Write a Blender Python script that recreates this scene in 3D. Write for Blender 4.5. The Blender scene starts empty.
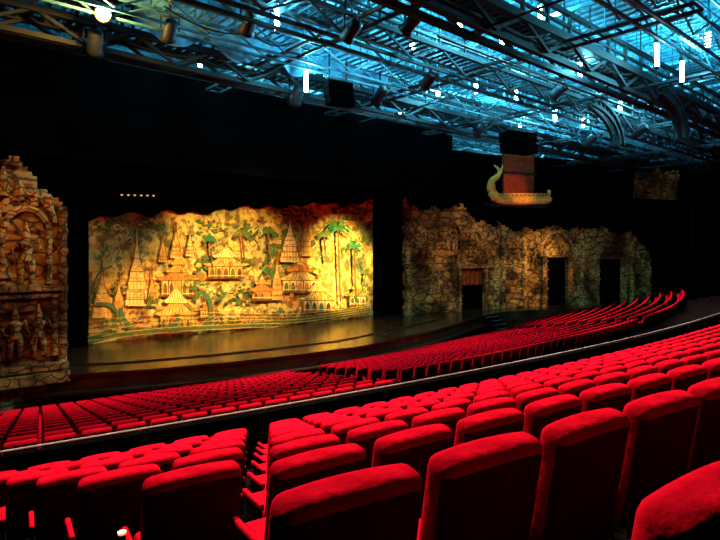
import bpy, bmesh, math, random
import numpy as np
from mathutils import Vector, Matrix, noise
random.seed(4)
sc=bpy.context.scene
sc.view_settings.view_transform='Standard'
sc.view_settings.look='None'
H=7.6; F=560.0; AZ=math.radians(41.2)
fx,fy=math.sin(AZ),math.cos(AZ); rx,ry=math.cos(AZ),-math.sin(AZ)
def ray(px):
    r=(px-360)/F
    return (fx+r*rx, fy+r*ry)
def onY(px,py,Y):
    d=ray(px); t=Y/d[1]
    return Vector((d[0]*t,Y,H+(250-py)/F*t))
def onZ(px,py,dz):
    t=dz*F/(250-py); d=ray(px)
    return Vector((d[0]*t,d[1]*t,H+dz))
def onseg(px,py,P,Q):
    d=ray(px); ux,uy=Q[0]-P[0],Q[1]-P[1]; L=math.hypot(ux,uy); ux/=L; uy/=L
    det=-d[0]*uy+ux*d[1]
    t=(-P[0]*uy+ux*P[1])/det
    x,y=d[0]*t,d[1]*t
    return ((x-P[0])*ux+(y-P[1])*uy, H+(250-py)/F*t)

# ---------------- materials ----------------
def mat(name,col,rough=.8,metal=0,col2=None,scale=3.0,bump=0,emit=None,es=0,detail=4,spec=.3):
    m=bpy.data.materials.new(name); m.use_nodes=True
    nt=m.node_tree; b=nt.nodes['Principled BSDF']
    b.inputs['Base Color'].default_value=(*col,1); b.inputs['Roughness'].default_value=rough
    b.inputs['Metallic'].default_value=metal
    b.inputs['Specular IOR Level'].default_value=spec
    tc=nt.nodes.new('ShaderNodeTexCoord')
    n=nt.nodes.new('ShaderNodeTexNoise'); n.inputs['Scale'].default_value=scale; n.inputs['Detail'].default_value=detail
    nt.links.new(tc.outputs['Object'],n.inputs['Vector'])
    c2=col2 if col2 else tuple(c*.6 for c in col)
    r=nt.nodes.new('ShaderNodeValToRGB'); r.color_ramp.elements[0].position=.35; r.color_ramp.elements[1].position=.65
    r.color_ramp.elements[0].color=(*col,1); r.color_ramp.elements[1].color=(*c2,1)
    nt.links.new(n.outputs['Fac'],r.inputs['Fac']); nt.links.new(r.outputs['Color'],b.inputs['Base Color'])
    if bump:
        bp=nt.nodes.new('ShaderNodeBump'); bp.inputs['Strength'].default_value=bump; bp.inputs['Distance'].default_value=.1
        nt.links.new(n.outputs['Fac'],bp.inputs['Height']); nt.links.new(bp.outputs['Normal'],b.inputs['Normal'])
    if emit:
        b.inputs['Emission Color'].default_value=(*emit,1); b.inputs['Emission Strength'].default_value=es
    return m
def rockmat(name,c1,c2,dark,scale=1.0):
    m=mat(name,c1,.9,0,c2,1.1*scale,.8,detail=10,spec=.1); nt=m.node_tree; b=nt.nodes['Principled BSDF']
    ramp=[n for n in nt.nodes if n.type=='VALTORGB'][0]
    tc=[n for n in nt.nodes if n.type=='TEX_COORD'][0]
    mp=nt.nodes.new('ShaderNodeMapping'); mp.inputs['Scale'].default_value=(1,1,1.7); nt.links.new(tc.outputs['Object'],mp.inputs['Vector'])
    nz=nt.nodes.new('ShaderNodeTexNoise'); nz.inputs['Scale'].default_value=1.5
    mx=nt.nodes.new('ShaderNodeMix'); mx.data_type='VECTOR'; mx.inputs[0].default_value=.3
    nt.links.new(tc.outputs['Object'],nz.inputs['Vector']); nt.links.new(mp.outputs['Vector'],mx.inputs[4]); nt.links.new(nz.outputs['Color'],mx.inputs[5])
    v=nt.nodes.new('ShaderNodeTexVoronoi'); v.feature='DISTANCE_TO_EDGE'; v.inputs['Scale'].default_value=1.3*scale
    nt.links.new(mx.outputs[1],v.inputs['Vector'])
    cr=nt.nodes.new('ShaderNodeValToRGB'); cr.color_ramp.elements[0].position=.01; cr.color_ramp.elements[1].position=.12
    nt.links.new(v.outputs['Distance'],cr.inputs['Fac'])
    mc=nt.nodes.new('ShaderNodeMix'); mc.data_type='RGBA'
    mc.inputs[6].default_value=(*dark,1); nt.links.new(ramp.outputs['Color'],mc.inputs[7]); nt.links.new(cr.outputs['Color'],mc.inputs[0])
    n3=nt.nodes.new('ShaderNodeTexNoise'); n3.inputs['Scale'].default_value=.45; n3.inputs['Detail'].default_value=6; nt.links.new(tc.outputs['Object'],n3.inputs['Vector'])
    r3=nt.nodes.new('ShaderNodeValToRGB'); r3.color_ramp.elements[0].position=.38; r3.color_ramp.elements[1].position=.6
    r3.color_ramp.elements[0].color=(.16,.12,.1,1); r3.color_ramp.elements[1].color=(1,1,1,1); nt.links.new(n3.outputs['Fac'],r3.inputs['Fac'])
    m3=nt.nodes.new('ShaderNodeMix'); m3.data_type='RGBA'; m3.blend_type='MULTIPLY'; m3.inputs[0].default_value=1
    nt.links.new(mc.outputs[2],m3.inputs[6]); nt.links.new(r3.outputs['Color'],m3.inputs[7])
    nt.links.new(m3.outputs[2],b.inputs['Base Color'])
    return m
M={}
M['red']=mat('red_velvet',(.17,.0009,.004),1,0,(.13,.0006,.003),9,.2,spec=0)
M['redshade']=mat('red_velvet_shaded_rear',(.022,.0004,.001),1,0,(.014,.0003,.0008),6,.1,spec=0)  # darker red: shade on the seat backs put into the colour
M['seatmetal']=mat('seat_frame',(.0015,.001,.001),.8,0,spec=0)
M['black']=mat('black_drape',(.001,.001,.001),1,0,(.0006,.0006,.0006),2,spec=0)
M['carpet']=mat('dark_carpet',(.0016,.001,.001),1,0,(.001,.0007,.0007),5,spec=0)
M['blackwall']=mat('black_wall_paint',(.0009,.0009,.001),1,spec=0)
M['stage']=mat('stage_boards',(.06,.022,.008),.2,0,(.02,.008,.003),.7,.03,spec=.5)
M['apron']=mat('apron_wood',(.035,.014,.006),.3,0,(.015,.007,.003),2)
M['rail']=mat('brass_rail',(.06,.035,.024),.6,0,spec=.1)
M['steel']=mat('painted_steel',(.03,.14,.18),.5,.2,(.012,.06,.085),2)
M['darksteel']=mat('dark_steel',(.004,.008,.011),.6,.1,spec=.2)
M['roof']=mat('roof_deck',(.035,.22,.30),.7,0,(.001,.012,.022),.16)
M['rock']=rockmat('carved_stone',(.48,.22,.05),(.25,.10,.025),(.04,.018,.006))
M['rock2']=rockmat('carved_stone_fine',(.60,.30,.07),(.28,.12,.03),(.03,.014,.005),2.0)
M['gold']=mat('gilded_wood',(.85,.34,.05),.6,0,(.5,.17,.03),6,.1,spec=.1)
M['panelred']=mat('red_panel',(.2,.025,.008),.9,spec=.05)
M['lamp']=mat('tube_glow',(.8,1,1),.5,0,emit=(.55,.95,1),es=30)
M['warm']=mat('warm_lens',(1,.8,.4),.5,0,emit=(1,.55,.15),es=5)
M['smallwarm']=mat('small_bulb_glow',(1,.8,.4),.5,0,emit=(1,.45,.1),es=.9)
M['tarp']=mat('blue_cloth',(.04,.2,.3),.7,0,(.015,.08,.13),2,.3)
M['step']=mat('step_edge',(.12,.10,.08),.8)

# ---------------- mesh builder ----------------
class MB:
    def __init__(s): s.v=[];s.f=[];s.m=[]
    def add(s,vs,fs,mi=0):
        o=len(s.v); s.v+= [tuple(v) for v in vs]; s.f+=[tuple(i+o for i in f) for f in fs]; s.m+=[mi]*len(fs)
    def box(s,c,d,mi=0,rz=0):
        c=Vector(c); R=Matrix.Rotation(rz,3,'Z'); vs=[]
        for x in(-.5,.5):
            for y in(-.5,.5):
                for z in(-.5,.5): vs.append(c+R@Vector((x*d[0],y*d[1],z*d[2])))
        s.add(vs,[(0,1,3,2),(4,6,7,5),(0,4,5,1),(2,3,7,6),(0,2,6,4),(1,5,7,3)],mi)
    def bar(s,p,q,w,mi=0,h=None):
        p=Vector(p);q=Vector(q);h=h or w; d=(q-p)
        if d.length<1e-5:return
        d.normalize(); up=Vector((0,0,1)) if abs(d.z)<.95 else Vector((1,0,0))
        a=d.cross(up).normalized()*w/2; b=a.cross(d).normalized()*h/2
        vs=[e+i*a+j*b for e in(p,q) for i,j in((-1,-1),(1,-1),(1,1),(-1,1))]
        s.add(vs,[(0,1,2,3),(7,6,5,4),(0,4,5,1),(1,5,6,2),(2,6,7,3),(3,7,4,0)],mi)
    def tube(s,pts,rad,mi=0,n=8):
        pts=[Vector(p) for p in pts]; N=len(pts); vs=[];fs=[]
        if not hasattr(rad,'__len__'): rad=[rad]*N
        for i,p in enumerate(pts):
            d=(pts[min(i+1,N-1)]-pts[max(i-1,0)]).normalized()
            up=Vector((0,0,1)) if abs(d.z)<.9 else Vector((0,1,0))
            a=d.cross(up).normalized(); b=a.cross(d).normalized()
            for k in range(n):
                t=2*math.pi*k/n; vs.append(p+(a*math.cos(t)+b*math.sin(t))*rad[i])
        for i in range(N-1):
            for k in range(n):
                fs.append((i*n+k,i*n+(k+1)%n,(i+1)*n+(k+1)%n,(i+1)*n+k))
        fs.append(tuple(range(n))); fs.append(tuple((N-1)*n+k for k in reversed(range(n))))
        s.add(vs,fs,mi)
    def prism(s,poly,z0,z1,mi=0):
        n=len(poly); vs=[(x,y,z0) for x,y in poly]+[(x,y,z1) for x,y in poly]
        fs=[tuple(range(n)),tuple(range(2*n-1,n-1,-1))]+[(i,(i+1)%n,n+(i+1)%n,n+i) for i in range(n)]
        s.add(vs,fs,mi)
    def build(s,name,mats,smooth=False,recalc=True):
        me=bpy.data.meshes.new(name); me.from_pydata(s.v,[],s.f); 
        for m in mats: me.materials.append(M[m] if isinstance(m,str) else m)
        me.polygons.foreach_set('material_index',s.m)
        if smooth: me.polygons.foreach_set('use_smooth',[True]*len(s.f))
        if recalc:
            bm=bmesh.new(); bm.from_mesh(me); bmesh.ops.recalc_face_normals(bm,faces=bm.faces); bm.to_mesh(me); bm.free()
        me.update(); ob=bpy.data.objects.new(name,me); sc.collection.objects.link(ob); return ob

# ---------------- seat ----------------
def seat_template(detail):
    bm=bmesh.new(); 
    def part(c,d,bev,seg,mi,rotx=0,cuts=0,pillow=0,crown=0,shaded=False):
        before=set(bm.verts)
        new=lambda:[v for v in bm.verts if v not in before]
        r=bmesh.ops.create_cube(bm,size=1); vs=new()
        bmesh.ops.scale(bm,vec=d,verts=vs)
        es=list({e for v in vs for e in v.link_edges})
        if bev:
            bmesh.ops.bevel(bm,geom=es,offset=bev,segments=seg,affect='EDGES',profile=.5)
            vs=new()
        if cuts:
            es=list({e for v in vs for e in v.link_edges if abs((e.verts[0].co-e.verts[1].co).x)>d[0]*.4})
            bmesh.ops.subdivide_edges(bm,edges=es,cuts=cuts,use_grid_fill=True)
            vs=new()
        fs={f for v in vs for f in v.link_faces}
        for f in fs: f.material_index=mi
        if shaded:
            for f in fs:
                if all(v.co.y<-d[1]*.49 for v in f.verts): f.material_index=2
                # painted shade of the rear face takes in its lower and side roll too
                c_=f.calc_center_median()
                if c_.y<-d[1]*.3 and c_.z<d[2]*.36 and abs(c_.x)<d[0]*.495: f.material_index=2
        for v in vs:
            u=(v.co.x/(d[0]/2))
            v.co.z+=crown*(1-u*u)*(1 if v.co.z>0 else 0)
            if pillow: v.co.y+=pillow*(1-u*u)*(1 if v.co.y>0 else -.6)
        bmesh.ops.rotate(bm,cent=(0,0,0),matrix=Matrix.Rotation(rotx,3,'X'),verts=vs)
        bmesh.ops.translate(bm,vec=c,verts=vs)
    hi=detail
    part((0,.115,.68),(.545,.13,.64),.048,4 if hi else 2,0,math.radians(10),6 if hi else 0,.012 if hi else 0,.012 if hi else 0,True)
    part((0,.36,.42),(.47,.46,.13),.04,3 if hi else 1,0,math.radians(4))
    for sx in(-1,1):
        part((sx*.297,.33,.56),(.04,.34,.05),.014 if hi else 0,2,0)
        part((sx*.297,.31,.27),(.03,.26,.52),.010 if hi else 0,1,1)
        part((sx*.297,.31,.02),(.05,.40,.04),0,1,1)
    if hi:
        part((0,.17,.40),(.40,.05,.12),.01,1,1)
    bmesh.ops.recalc_face_normals(bm,faces=bm.faces)
    me=bpy.data.meshes.new('seat_tmp'); bm.to_mesh(me); bm.free()
    V=np.array([v.co[:] for v in me.vertices]); Fc=[tuple(p.vertices) for p in me.polygons]; mi=[p.material_index for p in me.polygons]
    for k in('red','seatmetal','redshade'): me.materials.append(M[k])
    me.polygons.foreach_set('use_smooth',[True]*len(me.polygons)); me.update()
    return V,Fc,mi,me
HI=seat_template(True); LO=seat_template(False); HI[3].name='theatre_seat_mesh'
CX,CY=20.0,128.7
def arc(R,a): return (CX+R*math.sin(a),CY-R*math.cos(a))
def az_of(x,y): return math.degrees(math.atan2(x,y))
def seat_row(R,z,angs,T,name='theatre_seat_row'):
    if not angs: return
    V,Fc,mi,_=T; n=len(V); allV=[];allF=[];allM=[]
    for k,a in enumerate(angs):
        aa=a+random.uniform(-.02,.02); x,y=arc(R,a); c,s=math.cos(aa),math.sin(aa)
        Rm=np.array([[c,-s,0],[s,c,0],[0,0,1]])
        allV.append(V@Rm.T+np.array([x,y,z])); allF+=[tuple(i+k*n for i in f) for f in Fc]; allM+=mi
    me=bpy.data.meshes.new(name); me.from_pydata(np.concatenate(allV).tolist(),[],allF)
    for k in('red','seatmetal','redshade'): me.materials.append(M[k])
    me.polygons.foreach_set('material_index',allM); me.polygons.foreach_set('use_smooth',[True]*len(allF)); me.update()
    ob=bpy.data.objects.new(name,me); sc.collection.objects.link(ob)
PITCH=.63
def solve_az(R,azd):
    lo,hi=-.25,.2
    for _ in range(60):
        mid=(lo+hi)/2; x,y=arc(R,mid)
        if az_of(x,y)<azd: lo=mid
        else: hi=mid
    return lo
def rear_z(n): return H-((.755+.303*n) if n>=0 else .47)-1.0
def near_seat(R,z,a):
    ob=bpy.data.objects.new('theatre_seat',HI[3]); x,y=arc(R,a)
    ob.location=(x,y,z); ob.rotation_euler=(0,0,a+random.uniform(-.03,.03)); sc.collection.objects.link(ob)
def ring(mb,R0,R1,z,zb,a0,a1,n=60,mi=0):
    poly=[arc(R0,a0+(a1-a0)*i/n) for i in range(n+1)]+[arc(R1,a1+(a0-a1)*i/n) for i in range(n+1)]
    vs=[(x,y,z) for x,y in poly]+[(x,y,zb) for x,y in poly]; fs=[]
    L=len(poly)
    for i in range(n): fs.append((i,i+1,L-2-i,L-1-i)); fs.append((L+i,L+i+1,L+L-2-i,L+L-1-i))
    for i in range(L): fs.append((i,(i+1)%L,L+(i+1)%L,L+i))
    mb.add(vs,fs,mi)
ter=MB()
for n in range(-1,8):
    R=128.75-n*1.0; z=rear_z(n); st=PITCH/R
    a0=solve_az(R,32.0 if n>=0 else 71.5)+st/2
    right=[]; a=a0
    while arc(R,a)[0]<58: right.append(a); a+=st
    off=.4*max(0,(7-n))/5
    RL=R+off; zL=rear_z(n-off) if n>=1 else z
    left=[]
    if n>=2:
        a=solve_az(RL,30.2)-st/2
        while arc(RL,a-st/2)[0]>.9 - (0 if n<5 else 1.5): left.append(a); a-=st
    if n<=2:
        for a in right[:9]: near_seat(R,z,a)
        for a in left: near_seat(RL,zL,a)
        seat_row(R,z,right[9:],LO)
    else:
        seat_row(R,z,right[:30],HI); seat_row(RL,zL,left,HI); seat_row(R,z,right[30:],LO)
    am=solve_az(R,31.3)
    ring(ter,R+.12 if n>-1 else R+6,R-.88,z,0,am,.40); ring(ter,RL+.12 if n>-1 else R+6,RL-.95,zL,0,-.245,am)
# front block
A0=(10.3,8.8); A1=(17.7,24.7)
def aisleX(y): return A0[0]+(y-A0[1])*(A1[0]-A0[0])/(A1[1]-A0[1])
SA=(37.0,36.3); SB=(48.7,34.2); SC=(67.7,26.5)
def wallY(x):
    if x<SB[0]: return SA[1]+(x-SA[0])*(SB[1]-SA[1])/(SB[0]-SA[0])
    return SB[1]+(x-SB[0])*(SC[1]-SB[1])/(SC[0]-SB[0])
def front_z(R): return H-(6.5-(R-103.5)*.204)-1.0
R=103.5
while R<118.9:
    st=PITCH/R; a=-.2; angs=[]
    while a<.45:
        x,y=arc(R,a); a+=st
        if x<-.5 or x>63: continue
        ax=aisleX(y)
        if abs(x-ax)<.9: continue
        if x>ax and R>115.9: continue
        if x>ax and abs(x-(y*.35+30))<.7: continue
        if x>36 and y>wallY(x)-3.9: continue
        angs.append(a-st)
    seat_row(R,front_z(R),angs,LO)
    ring(ter,R+.12,R-.88,front_z(R),-.05,-.2,.295+(R-103.5)*.0045); R+=1.0
ring(ter,120.87,118.62,front_z(118.5),0,-.245,.37)
ter.build('seating_terrace',['carpet'])
mb=MB(); ring(mb,120.45,120.3,H-3.06,2.0,-.245,.37)
mb.build('cross_aisle_barrier',['blackwall'])
mb=MB(); mb.tube([(*arc(120.38,-.245+.61*i/120),H-3.0) for i in range(121)],.024,0,8)
for i in range(0,121,3):
    x,y=arc(120.38,-.245+.61*i/120); mb.bar((x,y,H-3.06),(x,y,H-3.0),.03)
mb.build('handrail',['rail'],True)

# ---------------- room shell ----------------
mb=MB(); mb.box((31,24,-.1),(89,72,.1)); mb.build('floor',['carpet'])
mb=MB(); mb.box((-14.2,24,11),(.3,72,22)); mb.build('wall_left',['blackwall'])
mb=MB(); mb.box((75.5,24,11),(.3,72,22)); mb.build('wall_right',['blackwall'])
mb=MB(); mb.box((31,-12,11),(89,.3,22)); mb.build('wall_back',['blackwall'])
mb=MB(); 
for i in range(245): mb.box((-13.8+i*.36,60,15+.5),(.2,.25,13))
mb.box((31,60.2,11),(89,.2,22)); mb.build('wall_front',['roof'])
mb=MB(); mb.box((31,24,H+14.6),(89,72,.2))
for i in range(118): mb.box((-13.6+i*.75,24,H+14.45),(.12,71,.12))
mb.build('ceiling',['roof'])
mb=MB(); mb.box((11.5,36.35,H+8.6),(50,10.9,.15)); mb.build('stage_light_blocker',['blackwall'])  # added unseen black sheet, keeps cyan grid light off the stage
# proscenium
Xl=onY(85,0,38).x; Xr=onY(373,0,38).x
mb=MB()
mb.box(((-13.9+37)/2,30.6,H+7.2),(50.8,.4,5.2))
mb.box((-6.2,30.6,8.25),(15.2,.4,16.4))
mb.build('proscenium_header',['blackwall'])
def pleats(x0,x1,y,z0,z1f,z0f=None,step=.25,amp=.12):
    n=int((x1-x0)/step); vs=[];fs=[]
    for i in range(n+1):
        x=x0+(x1-x0)*i/n; yy=y+amp*math.sin(i*1.6)
        zb=z0f(x) if z0f else z0
        vs+=[(x,yy,zb),(x,yy,z1f)]
    for i in range(n): fs.append((2*i,2*i+2,2*i+3,2*i+1))
    mb.add(vs,fs)
mb=MB(); pleats(2,Xl+.05,37.3,1.6,H+8); mb.build('stage_leg_curtain',['black'],True,False)
mb=MB(); Xa=onY(404,0,36.6).x
pleats(Xr-.1,Xa+.4,37.2,1.6,H+8); mb.build('stage_leg_curtain',['black'],True,False)
keys=[(80,222),(100,219),(125,213),(150,216),(170,211),(200,214),(240,207),(280,208),(320,203),(350,206),(380,198)]
kx=[onY(a,b,37.6).x for a,b in keys]; kz=[onY(a,b,37.6).z for a,b in keys]
mb=MB(); pleats(4,40,37.6,0,H+8,lambda x:float(np.interp(x,kx,kz))+.12*math.sin(x*3)); mb.build('border_curtain',['black'],True,False)
mb=MB(); mb.box((20,42,H),(56,.3,16)); mb.build('stage_rear_drape',['black'])

# stage
deck=[(-2,31.5),(1,31.4),(4.6,30.7),(7.5,29.2),(10.6,28),(14.5,27),(18.5,26.4),(23,26.1),(27.2,26.9),(31,27.6),(34,28.4),(38,29.7),(41.8,31),(45,31.6),(48,31.6),(67,23.8),(74,22),(74,41),(-2,41)]
mb=MB(); mb.prism(deck,0,1.6); 
mb.build('stage_floor',['stage'])
mb=MB(); 
fr=deck[:13]
for a,b in zip(fr[:-1],fr[1:]):
    mb.bar((a[0],a[1],1.6),(b[0],b[1],1.6),.25,0,.12); mb.bar((a[0],a[1]-.25,.8),(b[0],b[1]-.25,.8),.5,0,.12)
fr2=[(x,y+2.6) for x,y in deck[2:12]]
for a,b in zip(fr2[:-1],fr2[1:]): mb.bar((a[0],a[1],1.63),(b[0],b[1],1.63),.3,0,.08)
mb.build('stage_edge_trim',['apron'])

# ---------------- painted backdrop ----------------
def mural_mat():
    m=bpy.data.materials.new('painted_canvas'); m.use_nodes=True; nt=m.node_tree; b=nt.nodes['Principled BSDF']; b.inputs['Roughness'].default_value=.9
    L=nt.links.new; N=nt.nodes.new
    tc=N('ShaderNodeTexCoord')
    n1=N('ShaderNodeTexNoise'); n1.inputs['Scale'].default_value=.4; n1.inputs['Detail'].default_value=6; L(tc.outputs['Object'],n1.inputs['Vector'])
    r1=N('ShaderNodeValToRGB'); cr=r1.color_ramp
    cr.elements[0].position=.32; cr.elements[0].color=(.14,.16,.04,1); cr.elements[1].position=.68; cr.elements[1].color=(.75,.28,.04,1)
    e=cr.elements.new(.44); e.color=(.5,.34,.07,1); e=cr.elements.new(.55); e.color=(.9,.55,.11,1)
    L(n1.outputs['Fac'],r1.inputs['Fac'])
    n2=N('ShaderNodeTexNoise'); n2.inputs['Scale'].default_value=2.2; n2.inputs['Detail'].default_value=12; L(tc.outputs['Object'],n2.inputs['Vector'])
    r2=N('ShaderNodeValToRGB'); r2.color_ramp.elements[0].position=.42; r2.color_ramp.elements[1].position=.52
    r2.color_ramp.elements[0].color=(.28,.2,.06,1); r2.color_ramp.elements[1].color=(1,1,1,1); L(n2.outputs['Fac'],r2.inputs['Fac'])
    mu=N('ShaderNodeMix'); mu.data_type='RGBA'; mu.blend_type='MULTIPLY'; mu.inputs[0].default_value=.9; L(r1.outputs['Color'],mu.inputs[6]); L(r2.outputs['Color'],mu.inputs[7])
    L(mu.outputs[2],b.inputs['Base Color']); return m
M['mural']=mural_mat()
def paint(n,c,c2=None): M[n]=mat(n,c,.9,0,c2,2.5,spec=.05,detail=8)
paint('p_gold',(.85,.47,.08),(.5,.25,.04)); paint('p_light',(.95,.66,.18),(.75,.42,.09)); paint('p_line',(.09,.035,.008),(.2,.08,.016))
paint('p_green',(.02,.12,.035),(.06,.17,.035)); paint('p_olive',(.13,.15,.028),(.07,.09,.018)); paint('p_orange',(.75,.24,.035),(.5,.15,.025)); paint('p_blue',(.06,.2,.17),(.12,.26,.15))
PM=['mural','p_gold','p_light','p_line','p_green','p_olive','p_orange','p_blue']; PI={k:i for i,k in enumerate(PM)}
mu=MB(); BY=38.0
mu.box(((Xl+Xr)/2,BY+.06,H-.6),(Xr-Xl,.08,10.8),0)
layer=[0]
def P(px,py):
    return onY(px,py,BY-.0004*layer[0])
def poly(pts,m):
    layer[0]+=1; mu.add([P(*p) for p in pts],[tuple(range(len(pts)))],PI[m])
def ribbon(pts,w,m='p_line'):
    layer[0]+=1; vs=[];n=len(pts)
    ws=w if hasattr(w,'__len__') else [w]*n
    for i,p in enumerate(pts):
        a=pts[max(i-1,0)];b=pts[min(i+1,n-1)]; dx,dy=b[0]-a[0],b[1]-a[1]; l=math.hypot(dx,dy) or 1
        ox,oy=-dy/l*ws[i]/2,dx/l*ws[i]/2; vs+=[P(p[0]+ox,p[1]+oy),P(p[0]-ox,p[1]-oy)]
    mu.add(vs,[(2*i,2*i+2,2*i+3,2*i+1) for i in range(n-1)],PI[m])
def wave(pts,n=6):
    out=[]
    for i in range(len(pts)-1):
        p0=pts[max(i-1,0)];p1=pts[i];p2=pts[i+1];p3=pts[min(i+2,len(pts)-1)]
        for k in range(n):
            t=k/n
            out.append(tuple(.5*((2*p1[j])+(-p0[j]+p2[j])*t+(2*p0[j]-5*p1[j]+4*p2[j]-p3[j])*t*t+(-p0[j]+3*p1[j]-3*p2[j]+p3[j])*t**3) for j in(0,1)))
    out.append(pts[-1]); return out
def blob(cx,cy,rx_,ry_,m):
    poly([(cx+rx_*math.cos(t*math.pi/11)*random.uniform(.6,1.15),cy+ry_*math.sin(t*math.pi/11)*random.uniform(.6,1.15)) for t in range(22)],m)
def foliage(cx,cy,a,b,n=26,ms=('p_olive','p_green','p_line','p_olive','p_green','p_gold')):
    for j in range(n):
        x=cx+random.gauss(0,.5)*a; y=cy+random.gauss(0,.5)*b
        blob(x,y,random.uniform(1.2,3.2),random.uniform(.8,2),random.choice(ms))
def stupa(cx,by,w,h,m='p_light'):
    prof=[(.5,0),(.5,.08),(.42,.1),(.46,.18),(.36,.2),(.38,.30),(.30,.34),(.30,.42),(.20,.5),(.12,.58),(.10,.66),(.05,.75),(.015,1)]
    L=[(cx-w*p,by-h*q) for p,q in prof]; Rr=[(cx+w*p,by-h*q) for p,q in prof]
    poly(L+Rr[::-1],m); ribbon(L,.8); ribbon(Rr,.8)
    for p,q in prof[1:-1]: ribbon([(cx-w*p*1.15,by-h*q),(cx+w*p*1.15,by-h*q)],.7,random.choice(['p_line','p_orange','p_orange']))
    for s in(-.3,-.15,0,.15,.3): ribbon([(cx+w*s,by-h*.02),(cx+w*s,by-h*(.42-abs(s)*.6))],.6,random.choice(['p_line','p_orange']))
    for s in(-1,1): ribbon(wave([(cx+s*w*.5,by-h*.08),(cx+s*w*.66,by-h*.14),(cx+s*w*.6,by-h*.26)],3),.8,'p_line')
def temple(cx,by,w,h,tiers=3,m='p_gold'):
    bh=h*.34
    poly([(cx-w/2,by),(cx-w/2,by-bh),(cx+w/2,by-bh),(cx+w/2,by)],m)
    n=max(3,int(w/6))
    for k in range(n+1):
        x=cx-w/2+w*k/n; ribbon([(x,by),(x,by-bh)],1,'p_line' if k%2 else 'p_orange')
        if k<n: poly([(x+1.3,by-1)]+wave([(x+1.3,by-bh*.55),(x+w/n/2,by-bh*.85),(x+w/n-1.3,by-bh*.55)],3)+[(x+w/n-1.3,by-1)],random.choice(['p_line','p_olive','p_orange','p_line']))
    ribbon([(cx-w*.56,by),(cx+w*.56,by)],1.8,'p_line'); ribbon([(cx-w*.53,by-2.5),(cx+w*.53,by-2.5)],.6,'p_light')
    y=by-bh; ww=w*1.15; rh=(h*.5)/tiers
    for k in range(tiers):
        pts=[(cx-ww*.62,y-3),(cx-ww*.5,y),(cx+ww*.5,y),(cx+ww*.62,y-3),(cx+ww*.4,y-rh*.45),(cx+ww*.2,y-rh),(cx-ww*.2,y-rh),(cx-ww*.4,y-rh*.45)]
        poly(pts,random.choice(['p_orange','p_light','p_gold'])); ribbon(pts[4:]+[pts[0],pts[1]],.8); ribbon(pts[:5],.8)
        for j in range(7): xx=cx-ww*.36+ww*.12*j; ribbon([(xx,y),(cx+(xx-cx)*.55,y-rh)],.5,random.choice(['p_line','p_orange']))
        y-=rh; ww*=.6
    ribbon([(cx,y+1),(cx,y-h*.06),(cx,y-h*.2)],[ww*.5,1.4,.4],'p_light'); ribbon([(cx,y),(cx,y-h*.2)],.6)
def palm(x,ty,by,s,m='p_green'):
    ribbon(wave([(x+2.5,by),(x+1,(ty+by)/2),(x,ty)],5),[1.8]*11,'p_line')
    for k in range(11):
        a=math.pi*(-.2+k*1.4/10); c=math.cos(a); sn=math.sin(a); r=s*random.uniform(.85,1.1)
        ribbon(wave([(x,ty),(x+c*r*.5,ty-sn*r*.5-1.5),(x+c*r,ty-sn*r*.4+r*.3)],4),[.7,1.2,1.7,1.9,1.7,1.5,1.2,.8,.3],m)
def figure(x,y,s):
    blob(x,y-s*.85,s*.12,s*.13,'p_line'); ribbon([(x,y-s*.75),(x-.2*s,y-s*.4),(x,y)],[s*.12,s*.3,s*.2],random.choice(['p_line','p_orange','p_green'])); ribbon([(x-.3*s,y-s*.5),(x,y-s*.68),(x+.35*s,y-s*.8)],.7)
for i in range(60): blob(random.uniform(90,370),random.uniform(218,330),random.uniform(2,7),random.uniform(1.5,4),random.choice(['p_gold','p_light','p_olive','p_gold','p_orange']))
def scribble(n):
    for i in range(n):
        x=random.uniform(88,364); y=random.uniform(215,325); s=random.uniform(1.5,5)
        ribbon(wave([(x,y),(x+s,y-s*.8),(x+s*1.6,y+s*.3),(x+s*.8,y+s)],3),.6,random.choice(['p_line','p_line','p_olive','p_light','p_green','p_orange']))
scribble(320)
for c in [(108,226,16,7),(150,224,12,7),(215,228,24,9),(250,232,18,10),(296,214,22,8),(345,209,18,6),(265,275,9,14),(92,300,7,12),(235,300,12,7),(345,312,14,4),(300,318,20,4),(205,262,8,8),(130,330,26,4),(232,322,18,4),(275,250,10,8),(118,290,8,8),(240,262,14,5)]:
    foliage(*c,n=40)
stupa(137,306,24,82); temple(178,296,32,46,3); temple(176,333,30,50,2,'p_gold'); stupa(176,258,12,36,'p_gold'); stupa(190,256,9,30,'p_light'); stupa(163,262,9,30,'p_gold')
temple(226,278,34,34,2,'p_gold'); stupa(102,318,20,58,'p_gold'); stupa(119,316,13,44,'p_gold'); stupa(152,306,11,40,'p_gold')
stupa(290,262,20,52,'p_light'); stupa(306,256,14,48,'p_gold'); temple(300,292,34,34,2,'p_light'); temple(318,312,28,34,2,'p_light'); stupa(277,300,13,50,'p_gold'); temple(262,300,18,26,2,'p_orange'); temple(358,306,16,28,2,'p_light'); temple(252,328,22,22,2); temple(208,318,14,22,2,'p_gold')
for c in [(150,300,10,4),(200,285,10,5),(245,290,10,6),(285,312,14,4),(315,270,6,6),(120,322,12,3)]: foliage(*c,n=16)
palm(338,229,302,15); palm(354,247,306,10); palm(242,234,262,9,'p_olive'); palm(324,236,262,8,'p_olive'); palm(268,232,262,8,'p_olive'); palm(210,240,268,7,'p_green')
for i in range(16): figure(random.uniform(95,360),random.uniform(318,328),random.uniform(6,10))
scribble(160)
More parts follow.
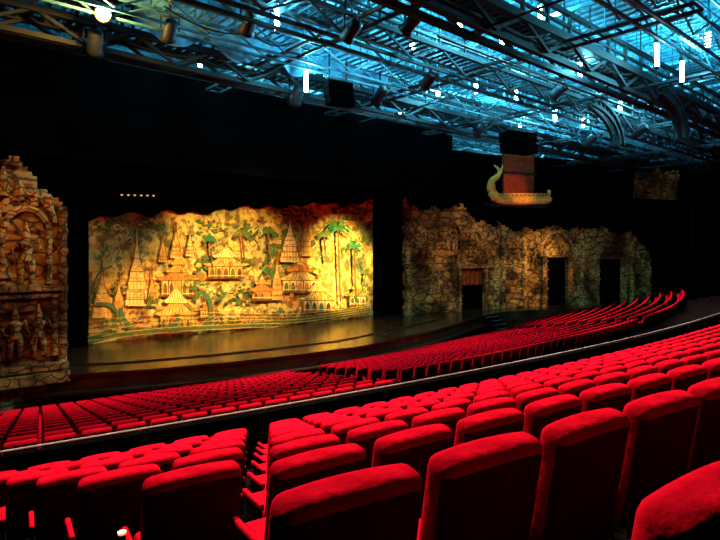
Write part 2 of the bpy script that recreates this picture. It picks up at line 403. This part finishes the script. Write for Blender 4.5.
for off,m,w in((0,'p_line',4.4),(0,'p_green',3.3),(0,'p_olive',.8)):
    ribbon(wave([(88,338),(105,333),(118,318),(110,305),(96,304)]),w*.8,m)
    ribbon(wave([(120,308),(128,326),(145,333),(168,328),(180,318)]),w,m)
    ribbon(wave([(198,333),(210,318),(209,300),(201,292),(196,299)]),w,m)
    ribbon(wave([(215,300),(224,296),(218,288)]),w*.7,m)
    ribbon(wave([(89,300),(94,284),(100,272),(112,266)]),w*.4,m)
    ribbon(wave([(352,300),(362,290),(366,270)]),w*.4,m)
ribbon(wave([(88,342),(150,330),(220,327),(300,320),(370,309)]),4,'p_olive')
for i in range(9): 
    y0=i*2.4; ribbon(wave([(88,341-y0),(160,333-y0),(240,328-y0*.8),(300,325-y0*.6),(370,313-y0*.4)]),.5,'p_line' if i%2 else 'p_gold')
mu.build('painted_backdrop',PM,False,False)

# ---------------- carved stone walls ----------------
def rock_wall(name,P0,Q0,z0,topf,holes,mats='rock',cell=.2,disp=.35,extra=None):
    ux,uy=Q0[0]-P0[0],Q0[1]-P0[1]; L=math.hypot(ux,uy); ux/=L;uy/=L; nx,ny=uy,-ux
    if ny>0: nx,ny=-nx,-ny
    ns=int(L/cell); zt=max(topf(L*i/ns) for i in range(ns+1)); nz=int((zt-z0)/cell)+1
    mb=MB(); vs=[]; idx={}
    rng={}
    def off(s,z):
        r=int(z/.75); c=int((s+ (r%2)*.55)/1.1); 
        if (r,c) not in rng: rng[(r,c)]=random.uniform(0,.3)
        fs=((s+(r%2)*.55)/1.1)%1; fz=(z/.75)%1
        g=.0 if (fs<.14 or fz<.2) else 1
        return rng[(r,c)]*g+.35*noise.noise(Vector((s*.5,z*.5,3)))+.12*noise.noise(Vector((s*2,z*2,7)))
    for i in range(ns+1):
        for j in range(nz+1):
            s=L*i/ns; z=z0+(zt-z0)*j/nz; o=off(s,z)*disp/.35
            idx[(i,j)]=len(vs); vs.append((P0[0]+ux*s+nx*o,P0[1]+uy*s+ny*o,z))
    fs=[]
    for i in range(ns):
        for j in range(nz):
            s=L*(i+.5)/ns; z=z0+(zt-z0)*(j+.5)/nz
            if z>topf(s): continue
            if any(h[0]<s<h[1] and h[2]<z<h[3] for h in holes): continue
            fs.append((idx[(i,j)],idx[(i+1,j)],idx[(i+1,j+1)],idx[(i,j+1)]))
    mb.add(vs,fs,0)
    def W(s,o,z): return (P0[0]+ux*s+nx*o,P0[1]+uy*s+ny*o,z)
    rz=math.atan2(uy,ux)
    for h in holes:
        mb.box(W((h[0]+h[1])/2,-.6,(h[2]+h[3])/2),(h[1]-h[0]+.5,.05,h[3]-h[2]+.5),1,rz)
    if extra: extra(mb,W,rz)
    return mb.build(name,[mats,'black','rock2','panelred'])
def hole(px0,px1,py0,py1,P_,Q_):
    s0,_=onseg(px0,py0,P_,Q_); s1,_=onseg(px1,py0,P_,Q_); _,zt=onseg((px0+px1)/2,py0,P_,Q_)
    return (s0,s1,1.5,zt)
def jag(keys):
    xs=[k[0] for k in keys]; zs=[k[1] for k in keys]
    return lambda s: float(np.interp(s,xs,zs))+.5*noise.noise(Vector((s*1.3,1.7,.2)))+(.3 if int(s/1.1)%3==0 else 0)
def frame(mb,W,rz,h,mi=2,col=.35,ped=True):
    s0,s1,z0,z1=h; w=s1-s0
    for s in (s0-col/2,s1+col/2):
        mb.box(W(s,.3,(z0+z1)/2),(col,.5,z1-z0),mi,rz)
        for k in range(6): mb.box(W(s,.33,z0+(z1-z0)*(k+.1)/5.5),(col*1.4,.6,.14),mi,rz)
    mb.box(W((s0+s1)/2,.3,z1+.2),(w+col*3.2,.7,.4),mi,rz)
    if ped:
        for k in range(6):
            mb.box(W((s0+s1)/2,.3,z1+.5+k*.28),((w+col*3)*(1-k/6.2),.6-.04*k,.26),mi,rz)
        mb.box(W((s0+s1)/2,.3,z1+2.3),(.2,.3,.6),mi,rz)
        for sg in(-1,1):
            mb.tube([W((s0+s1)/2+sg*(w*.5+col*1.2),.4,z1+.4),W((s0+s1)/2+sg*(w*.5+col*2.0),.4,z1+.9),W((s0+s1)/2+sg*(w*.5+col*1.7),.4,z1+1.5)],[.25,.2,.04],mi,6)
def column(mb,W,s,z0,z1,r,mi=2):
    n=int((z1-z0)/.45); pts=[];rr=[]
    for k in range(n*2+1):
        pts.append(W(s,.25,z0+(z1-z0)*k/(n*2))); rr.append(r*(1.15 if k%4==0 else .85))
    mb.tube(pts,rr,mi,10)
def arch(mb,W,sc_,z,r,w,mi=2,n=12,asp=1.1):
    pts=[W(sc_+r*math.cos(math.pi*k/n),.35,z+r*asp*math.sin(math.pi*k/n)) for k in range(n+1)]
    mb.tube(pts,w,mi,6)
def deity(mb,W,s,z,h,mi=2):
    q=h/2.2
    for sg in(-1,1):
        mb.tube([W(s+sg*.18*q,.25,z),W(s+sg*.2*q,.35,z+.5*q),W(s+sg*.1*q,.35,z+.95*q)],[.1*q,.13*q,.17*q],mi,8)
        mb.tube([W(s+sg*.25*q,.35,z+1.5*q),W(s+sg*.5*q,.4,z+1.25*q),W(s+sg*.35*q,.5,z+1.6*q if sg>0 else z+.95*q)],[.09*q,.07*q,.06*q],mi,6)
    mb.tube([W(s,.35,z+.85*q),W(s,.38,z+1.1*q),W(s,.4,z+1.45*q),W(s,.35,z+1.62*q)],[.26*q,.18*q,.28*q,.09*q],mi,10)
    mb.tube([W(s,.38,z+1.6*q),W(s,.42,z+1.72*q),W(s,.4,z+1.86*q),W(s,.38,z+1.95*q),W(s,.36,z+2.3*q)],[.07*q,.14*q,.14*q,.1*q,.01],mi,10)
h1=hole(458,482,268,308,SA,SB); L1=math.hypot(SB[0]-SA[0],SB[1]-SA[1])
def ex1(mb,W,rz):
    frame(mb,W,rz,h1,2,.3,False)
    arch(mb,W,(h1[0]+h1[1])/2,h1[3]+.3,(h1[1]-h1[0])*.62,.16); arch(mb,W,(h1[0]+h1[1])/2,h1[3]+.3,(h1[1]-h1[0])*.4,.1)
    mb.box(W((h1[0]+h1[1])/2,-.1,h1[3]-.9),(h1[1]-h1[0],.1,1.6),3,rz)
    for k in range(6): mb.box(W(h1[0]+(h1[1]-h1[0])*(k+.5)/6,0,h1[3]-.9),(.07,.12,1.6),2,rz)
    column(mb,W,.5,1.6,11,.32); column(mb,W,L1-.3,1.6,9.6,.35)
    for s,z in((3,8.5),(6,9.2),(3.2,5.2),(8.8,8.6)):
        arch(mb,W,s,z,.8,.13); column(mb,W,s-.8,z-1.6,z,.12); column(mb,W,s+.8,z-1.6,z,.12); deity(mb,W,s,z-1.7,2.3)
rock_wall('carved_stone_wall',SA,SB,.6,jag([(0,11.9),(3,11.4),(7,11.8),(9,10.6),(L1,9.8)]),[h1],extra=ex1)
h2=hole(544,565,257,308,SB,SC); h3=hole(596,620,259,305,SB,SC); L2=math.hypot(SC[0]-SB[0],SC[1]-SB[1])
def ex2(mb,W,rz):
    frame(mb,W,rz,h2,2,.55,True); frame(mb,W,rz,h3,2,.4,False)
    arch(mb,W,(h2[0]+h2[1])/2,h2[3]+.4,(h2[1]-h2[0])*.75,.2)
    for s in(.6,3.2,(h2[1]+h3[0])/2,h3[1]+1.5,L2-.6): column(mb,W,s,1.6,8.6 if s<L2-2 else 6.5,.3)
    for s,z in((1.9,6.2),(4.4,7.6),((h2[1]+h3[0])/2-1.2,7),(h3[1]+3,6.6)):
        arch(mb,W,s,z,.7,.12); deity(mb,W,s,z-1.6,2.1)
    mb.box(W(h3[0]+1.5,.2,h3[3]+.9),(4,.3,.5),2,rz)
rock_wall('carved_stone_wall',SB,SC,.6,jag([(0,10.1),(3,9.6),(6,9.9),(10,9.9),(14,9.7),(17,9.3),(19,8.6),(L2,6.5)]),[h2,h3],extra=ex2)
PA=(1.5,30.0); PB=(onY(66,0,30).x,30.0); LP=PB[0]-PA[0]
def ex3(mb,W,rz):
    c=LP-1.75
    arch(mb,W,c,8.6,.85,.16); arch(mb,W,c,8.9,1.15,.14)
    for sg in(-1,1): column(mb,W,c+sg*.95,6.0,8.6,.16); column(mb,W,c+sg*1.2,2.6,5.4,.18)
    deity(mb,W,c,6.1,2.7); deity(mb,W,c-.45,2.7,2.3); deity(mb,W,c+.5,2.7,2.3)
    mb.box(W(c,.3,5.8),(2.9,.5,.22),2,rz); mb.box(W(c,.3,5.45),(2.6,.45,.14),2,rz)
    column(mb,W,LP-.2,1.2,9.4,.22); column(mb,W,c-1.6,1.2,11,.3)
    for k in range(4): mb.tube([W(c-.9+.6*k,.25,10.1-.2*k),W(c-.9+.6*k,.35,10.7-.2*k),W(c-.9+.6*k,.2,11.4-.5*k)],[.25,.22,.05],2,8)
    mb.box(W(LP/2,.3,1.6),(LP,.9,.5),2,rz); mb.box(W(LP/2,.25,2.1),(LP,.7,.3),2,rz)
rock_wall('carved_stone_pillar',PA,PB,0,jag([(0,12),(LP-1.6,11.4),(LP-1,10.6),(LP,9.6)]),[],extra=ex3,disp=.45)
mb=MB()
def wbox(Pq,Qq,z0,z1,off):
    ux,uy=Qq[0]-Pq[0],Qq[1]-Pq[1]; L=math.hypot(ux,uy); 
    mb.box(((Pq[0]+Qq[0])/2,(Pq[1]+Qq[1])/2+off,(z0+z1)/2),(L+.5,.3,z1-z0),0,math.atan2(uy,ux))
wbox(SA,SB,0,H+10.0,1.1); wbox(SB,(74.5,23.7),0,H+10.0,1.1); mb.build('wall_side_stage',['blackwall'])
mb=MB(); mb.box((37,33.2,H+7),(.4,4.6,6)); mb.build('proscenium_return',['blackwall'])
a=onseg(636,168,SB,SC); b=onseg(680,200,SB,SC)
u=((SC[0]-SB[0])/L2,(SC[1]-SB[1])/L2)
q0=(SB[0]+u[0]*a[0],SB[1]+u[1]*a[0]+.3); q1=(SB[0]+u[0]*b[0],SB[1]+u[1]*b[0]+.3)
rock_wall('carved_stone_panel',q0,q1,b[1],jag([(0,a[1]-.8),(3,a[1]),(8,a[1]-.3)]),[])
# royal barge ornament
BP0=(SA[0],SA[1]-2); BP1=(SC[0],SC[1]-2)
def BW(px,py,o=1.0):
    s,z=onseg(px,py,BP0,BP1)
    ux,uy=BP1[0]-BP0[0],BP1[1]-BP0[1]; L=math.hypot(ux,uy)
    return Vector((BP0[0]+ux/L*s,BP0[1]+uy/L*s,z))
mb=MB()
hull=[BW(x,y) for x,y in [(494,197),(499,199.5),(506,200.5),(520,200.5),(534,200.5),(543,200.5),(548,200),(551,199)]]
mb.tube(hull,[.35,.42,.45,.45,.45,.42,.36,.2],0,10)
prow=[BW(x,y) for x,y in wave([(496,198),(491,190),(492,181),(498,176),(499,170),(494,165)],5)]
mb.tube(prow,[.5-.44*i/(len(prow)-1) for i in range(len(prow))],0,10)
for t in range(6):
    p=prow[4+t*3]; mb.tube([p,p+Vector((.35,-.1,.3)),p+Vector((.4,-.1,.75))],[.16,.1,.02],0,6)
for t in range(12):
    p=BW(501+t*4.3,196); mb.box(p,(.22,.3,.4),0)
g0=BW(499,194);g1=BW(550,194); mb.bar(g0,g1,.2,0,.14)
mb.bar(BW(549,200),BW(549,190),.25,0)
mb.build('royal_barge_ornament',['gold'],True)
mb=MB(); p0=BW(514,193); p1=BW(545,152); mx_,my_=(p0.x+p1.x)/2,(p0.y+p1.y)/2
mb.box((mx_,my_+1.3,(p0.z+p1.z)/2),(p1.x-p0.x,.3,p1.z-p0.z),0,-.35)
for k in range(3): mb.box((mx_,my_+1.1,p0.z+(p1.z-p0.z)*(k+.0)/2),(p1.x-p0.x+.4,.3,.18),1,-.35)
mb.box((mx_-.9,my_+.9,p0.z-1.15),(6.6,1.4,.3),1,-.35)
mb.build('hanging_scenery_panel',['panelred','darksteel'])
mb=MB(); b0=Vector((42.2,29.9,0))
for k in range(5): mb.box((b0.x,b0.y-.35*(4-k)+.35,.16+.32*k),(1.9,.4,.32),0); mb.box((b0.x,b0.y-.35*(4-k)+.16,.32+.32*k),(1.9,.06,.05),1)
mb.build('stage_steps',['carpet','step'])

# ---------------- overhead rig ----------------
def catwalk(Y,z,x0,x1,w=1.3,bay=1.8,hgt=1.1,name='lighting_catwalk',th=1.0,m='steel'):
    mb=MB(); n=int((x1-x0)/bay)
    for sy in(-w/2,w/2):
        for zz,t in((0,.14),(hgt,.08),(hgt*.5,.05)): mb.bar((x0,Y+sy,z+zz),(x1,Y+sy,z+zz),t*th)
        for i in range(n+1):
            x=x0+i*bay; mb.bar((x,Y+sy,z),(x,Y+sy,z+hgt),.06*th)
            if i<n: mb.bar((x,Y+sy,z if i%2 else z-.9),(x+bay,Y+sy,z-.9 if i%2 else z),.06*th)
        mb.bar((x0,Y+sy*.6,z-.9),(x1,Y+sy*.6,z-.9),.1*th)
    k=x0
    while k<x1: mb.bar((k,Y-w/2,z),(k,Y+w/2,z),.07*th); k+=.45
    for i in range(0,n+1,3):
        x=x0+i*bay
        for sy in(-w/2,w/2): mb.bar((x,Y+sy,z+hgt),(x,Y+sy,H+14.3),.05)
    mb.build(name,[m])
for Y,z,x1,th,m in((8.6,H+9.4,70,1,'steel'),(12.8,H+9,70,2.4,'darksteel'),(17,H+9,70,1.3,'darksteel'),(21,H+9.4,68,1,'steel'),(24.3,H+9,60,2.0,'darksteel'),(34.5,H+11.2,72,1,'steel'),(40,H+11.2,72,1.6,'darksteel')): catwalk(Y,z,-8,x1,th=th,m=m)
mb=MB()
for x in range(-8,74,8):
    for z in (H+10.9,H+12.4): mb.bar((x,-6,z),(x,56,z),.2)
    y=-6
    i=0
    while y<56: mb.bar((x,y,H+10.9 if i%2 else H+12.4),(x,y+2.4,H+12.4 if i%2 else H+10.9),.08); y+=2.4; i+=1
for y in range(4,58,6):
    mb.bar((-10,y+.7,H+12.8),(73,y+.7,H+12.8),.16); mb.bar((-10,y+.7,H+14),(73,y+.7,H+14),.14)
    x=-10;i=0
    while x<72: mb.bar((x,y+.7,H+12.8 if i%2 else H+14),(x+2,y+.7,H+14 if i%2 else H+12.8),.07); x+=2;i+=1
for k in range(220):
    x=random.uniform(0,68); y=random.uniform(8,54); mb.bar((x,y,H+random.uniform(9.6,11)),(x,y,H+14.3),.05)
mb.build('roof_truss',['steel'])
mb=MB()
for k in range(22):
    z=H+random.uniform(8.0,11.0); y=random.uniform(7,28)
    if random.random()<.6: x=random.uniform(0,45); mb.tube([(x,y,z),(x+random.uniform(8,20),y,z)],.05,0,6)
    else: x=random.uniform(5,58); mb.tube([(x,y-6,z),(x,y+2,z)],.05,0,6)
for k in range(26):
    x=random.uniform(4,60); y=random.choice([12.8,17,21,24.3]); L=random.uniform(2,6); sag=random.uniform(.3,.8)
    mb.tube([(x+L*t/8,y-.7,H+9-sag*4*(t/8)*(1-t/8)) for t in range(9)],.035,0,5)
mb.build('pipe_grid',['darksteel'])
mb=MB()
for x in (14,22,31,41,52,61):
    for o in(-.4,.4): mb.bar((x+o,7,H+8.6),(x+o,28,H+8.6),.12)
    y=7
    while y<28: mb.bar((x-.4,y,H+8.6),(x+.4,y,H+8.6),.07); y+=.7
mb.build('transverse_gantry',['darksteel'])
def archtruss(px,py,name='curved_truss'):
    mb=MB(); c=onZ(px,py,8.9)
    pts=[];pts2=[]
    for k in range(11):
        t=k/10*math.pi/2
        pts.append(Vector((c.x-4+4*math.sin(t),c.y,c.z-2.4+2.4*math.cos(t)))); pts2.append(Vector((c.x-4+3.5*math.sin(t),c.y,c.z-2.4+1.9*math.cos(t))))
    for i in range(10):
        for o in(-.2,.2):
            O=Vector((0,o,0)); mb.bar(pts[i]+O,pts[i+1]+O,.2); mb.bar(pts2[i]+O,pts2[i+1]+O,.18); mb.bar(pts[i]+O,pts2[i+1]+O,.12)
        mb.add([pts[i],pts[i+1],pts2[i+1],pts2[i]],[(0,1,2,3)])
    mb.build(name,['darksteel'])
archtruss(684,98); archtruss(620,108)
mb=MB(); vs=[];n=40;m_=10
for i in range(n+1):
    for j in range(m_+1):
        x=8+i*.35; z=H+11.4-j*.2; vs.append((x,22.5+.5*noise.noise(Vector((x,z*1.5,0)))+j*.05,z-.8*abs(math.sin(i*.35))*j/m_))
mb.add(vs,[(i*(m_+1)+j,(i+1)*(m_+1)+j,(i+1)*(m_+1)+j+1,i*(m_+1)+j+1) for i in range(n) for j in range(m_)]); mb.build('rigging_cloth',['tarp'],True,False)

def light(kind,name,loc,col,power,target=None,size=.1,angle=60,blend=.5):
    d=bpy.data.lights.new(name,kind); d.color=col; d.energy=power; d.shadow_soft_size=size
    if kind=='SPOT': d.spot_size=math.radians(angle); d.spot_blend=blend
    o=bpy.data.objects.new(name,d); o.location=loc; sc.collection.objects.link(o)
    if target: o.rotation_euler=(Vector(target)-Vector(loc)).to_track_quat('-Z','Y').to_euler()
    return o
CY_=(.13,.74,1)
lamps=[(277,18,8.6),(306,82,8.0),(580,70,8.6),(657,55,8.3),(682,72,8.6),(555,116,9),(502,40,10.5),(493,16,10.5),(620,108,9.5),(438,92,10),(476,88,10),(574,60,11),(412,48,11),(532,40,11),(690,104,10),(600,100,11),(365,70,12),(516,96,11.5),(637,88,11),(330,48,11),(520,128,9.6),(583,122,9.6),(460,20,11),(540,15,11),(400,112,11),(650,100,10),(200,60,10),(708,40,10)]
for i,(px,py,dz) in enumerate(lamps):
    p=onZ(px,py,dz); mb=MB(); L=1.0 if dz<9 else .8; r=.09 if dz<9 else .11
    mb.tube([p+Vector((0,0,-L/2)),p+Vector((0,0,L/2))],r,0,10)
    mb.tube([p+Vector((0,0,L/2)),p+Vector((0,0,L/2+.2))],r*1.4,1,10); mb.tube([p+Vector((0,0,-L/2-.06)),p+Vector((0,0,-L/2))],r*1.2,1,10)
    mb.bar(p+Vector((0,0,L/2+.2)),(p.x,p.y,H+14.3),.03,1)
    mb.build('hanging_tube_lamp',['lamp','darksteel'])
    light('POINT','tube_lamp_light',p+Vector((0,-.3,.2)),CY_,2300 if dz>9.5 else 1100,size=.12)
for x,y,p in((26,44,15000),(36,46,28000),(50,44,22000),(62,38,14000),(14,40,2500),(28,38,7000)):
    light('POINT','grid_work_light',(x,y,H+11.2),CY_,p,size=.3)

def lantern(p,target,scale=1.0,lit=False):
    p=Vector(p); d=(Vector(target)-p).normalized(); mb=MB(); s=scale
    mb.tube([p-d*.35*s,p-d*.3*s,p+d*.25*s,p+d*.35*s],[.12*s,.2*s,.2*s,.26*s],0,14)
    mb.tube([p+d*.352*s,p+d*.36*s],.22*s,1 if lit else 0,14)
    side=d.cross(Vector((0,0,1))).normalized()*.28*s; top=p+Vector((0,0,.42*s))
    mb.bar(p-side,top-side,.04*s); mb.bar(p+side,top+side,.04*s); mb.bar(top-side,top+side,.05*s); mb.bar(top,top+Vector((0,0,.5*s)),.05*s)
    mb.build('stage_lantern',['darksteel','warm'],True)
p=onZ(103,15,8.6); lantern(p,(0,0,H+2),1.2,True)
light('POINT','lantern_glow',p+Vector((-.3,-.9,-.3)),(1,.5,.12),2600,size=.1)
for px,py,dz,s in((95,42,8,1.4),(352,30,8,1.2),(412,22,8.2,1.2),(250,22,8.4,1.3),(170,30,8.4,1.2),(430,78,8.2,1.4),(560,90,8.2,1.3),(297,95,8,1.5),(480,128,8.4,1.5),(640,130,8.2,1.5),(380,95,8.2,1.4),(590,140,8.2,1.5)):
    q=onZ(px,py,dz); lantern(q,(q.x+3,38,H-3),s)
for px,py,dz,s,nn in((338,86,8.0,.9,3),(518,138,8.0,1.7,2)):
    q=onZ(px,py,dz); mb=MB()
    for k in range(nn):
        c=q+Vector((0,-.12*k*k*s*.4,-.45*k*s)); mb.box(c,(1.5*s,.7*s,.4*s),1,-.2); mb.box(c+Vector((-.05,-.37*s,0)),(1.3*s,.05,.3*s),1,-.2)
    for o in(-.6,.6): mb.bar(q+Vector((o*s,0,.2*s)),q+Vector((o*s,0,.9+.6*s)),.06)
    mb.bar(q+Vector((-.8*s,0,.3*s)),q+Vector((.8*s,0,.3*s)),.1); mb.build('loudspeaker_cluster',['darksteel','black'])
mb=MB(); q0=onY(118,194,34); q1=onY(156,195,34)
mb.bar(q0,q1,.06,0)
for k in range(6): c=q0.lerp(q1,(k+.5)/6); mb.tube([c+Vector((0,-.1,-.02)),c+Vector((0,-.1,-.06)),c+Vector((0,-.1,-.1))],[.05,.08,.03],1,8)
mb.bar(q0,(q0.x,q0.y,H+8.5),.03,0); mb.bar(q1,(q1.x,q1.y,H+8.5),.03,0)
mb.build('bulb_batten',['darksteel','smallwarm'])
d=ray(122); t=3.0; mb=MB(); c=Vector((d[0]*t,d[1]*t,H-(534-250)/F*t)); mb.tube([c,c+Vector((0,0,.012))],.022,1,10); mb.bar(c,(c.x,c.y,c.z-.25),.03,0); mb.build('aisle_step_light',['darksteel','smallwarm'])

# ---------------- lights ----------------
W=(1,.86,.72)
for x,y,tx,ty,p,an in((3,9.4,3,4,32000,90),(10,9.4,9,4,42000,85),(20,9.4,19,5,56000,85),(32,10,31,6,60000,85),(46,13,45,9,58000,80),
                    (6,28,7,19,46000,80),(18,27,19,18,54000,80),(32,27,32,18,60000,80),(46,26,46,19,56000,80),(57,23,57,17,40000,75)):
    light('SPOT','house_light',(x,y,H+8),W,p,(tx,ty,H-4),.25,an,.6)
light('SPOT','stage_spot',(24,14,H+7.6),(1,.78,.24),200000,(31,38,H-1.5),.3,20,1)
light('SPOT','stage_spot',(14,14,H+7.6),(1,.70,.25),66000,(20,38,H-2),.3,30,.9)
light('SPOT','stage_spot',(12,16,H+7.6),(1,.62,.2),40000,(13.5,38,H-4),.3,16,1)
light('SPOT','stage_wash',(22,24,H+8),(1,.55,.25),6000,(22,33,1.6),.4,80,.9)
light('SPOT','scenery_spot',(2,14,H+7.6),(1,.55,.18),3000,(6,30,H-1),.3,26,.9)
light('SPOT','scenery_spot',(38,16,H+7.6),(1,.58,.18),7500,(44,35,H-1),.3,34,.9)
light('SPOT','scenery_spot',(48,12,H+7.6),(1,.62,.18),30000,(53,32,H-2),.3,26,1)
light('SPOT','scenery_spot',(44,20,H+5),(1,.5,.15),6000,tuple(BW(520,190)),.2,20,.9)

w=bpy.data.worlds.new('World'); sc.world=w; w.use_nodes=True
w.node_tree.nodes['Background'].inputs[0].default_value=(.02,.03,.05,1); w.node_tree.nodes['Background'].inputs[1].default_value=.02
cam=bpy.data.cameras.new('camera'); co=bpy.data.objects.new('camera',cam); sc.collection.objects.link(co)
co.location=(0,0,H); co.rotation_euler=(math.pi/2,0,-AZ); cam.lens=28; cam.sensor_width=36; cam.shift_y=-20/720; cam.clip_start=.05
sc.camera=co
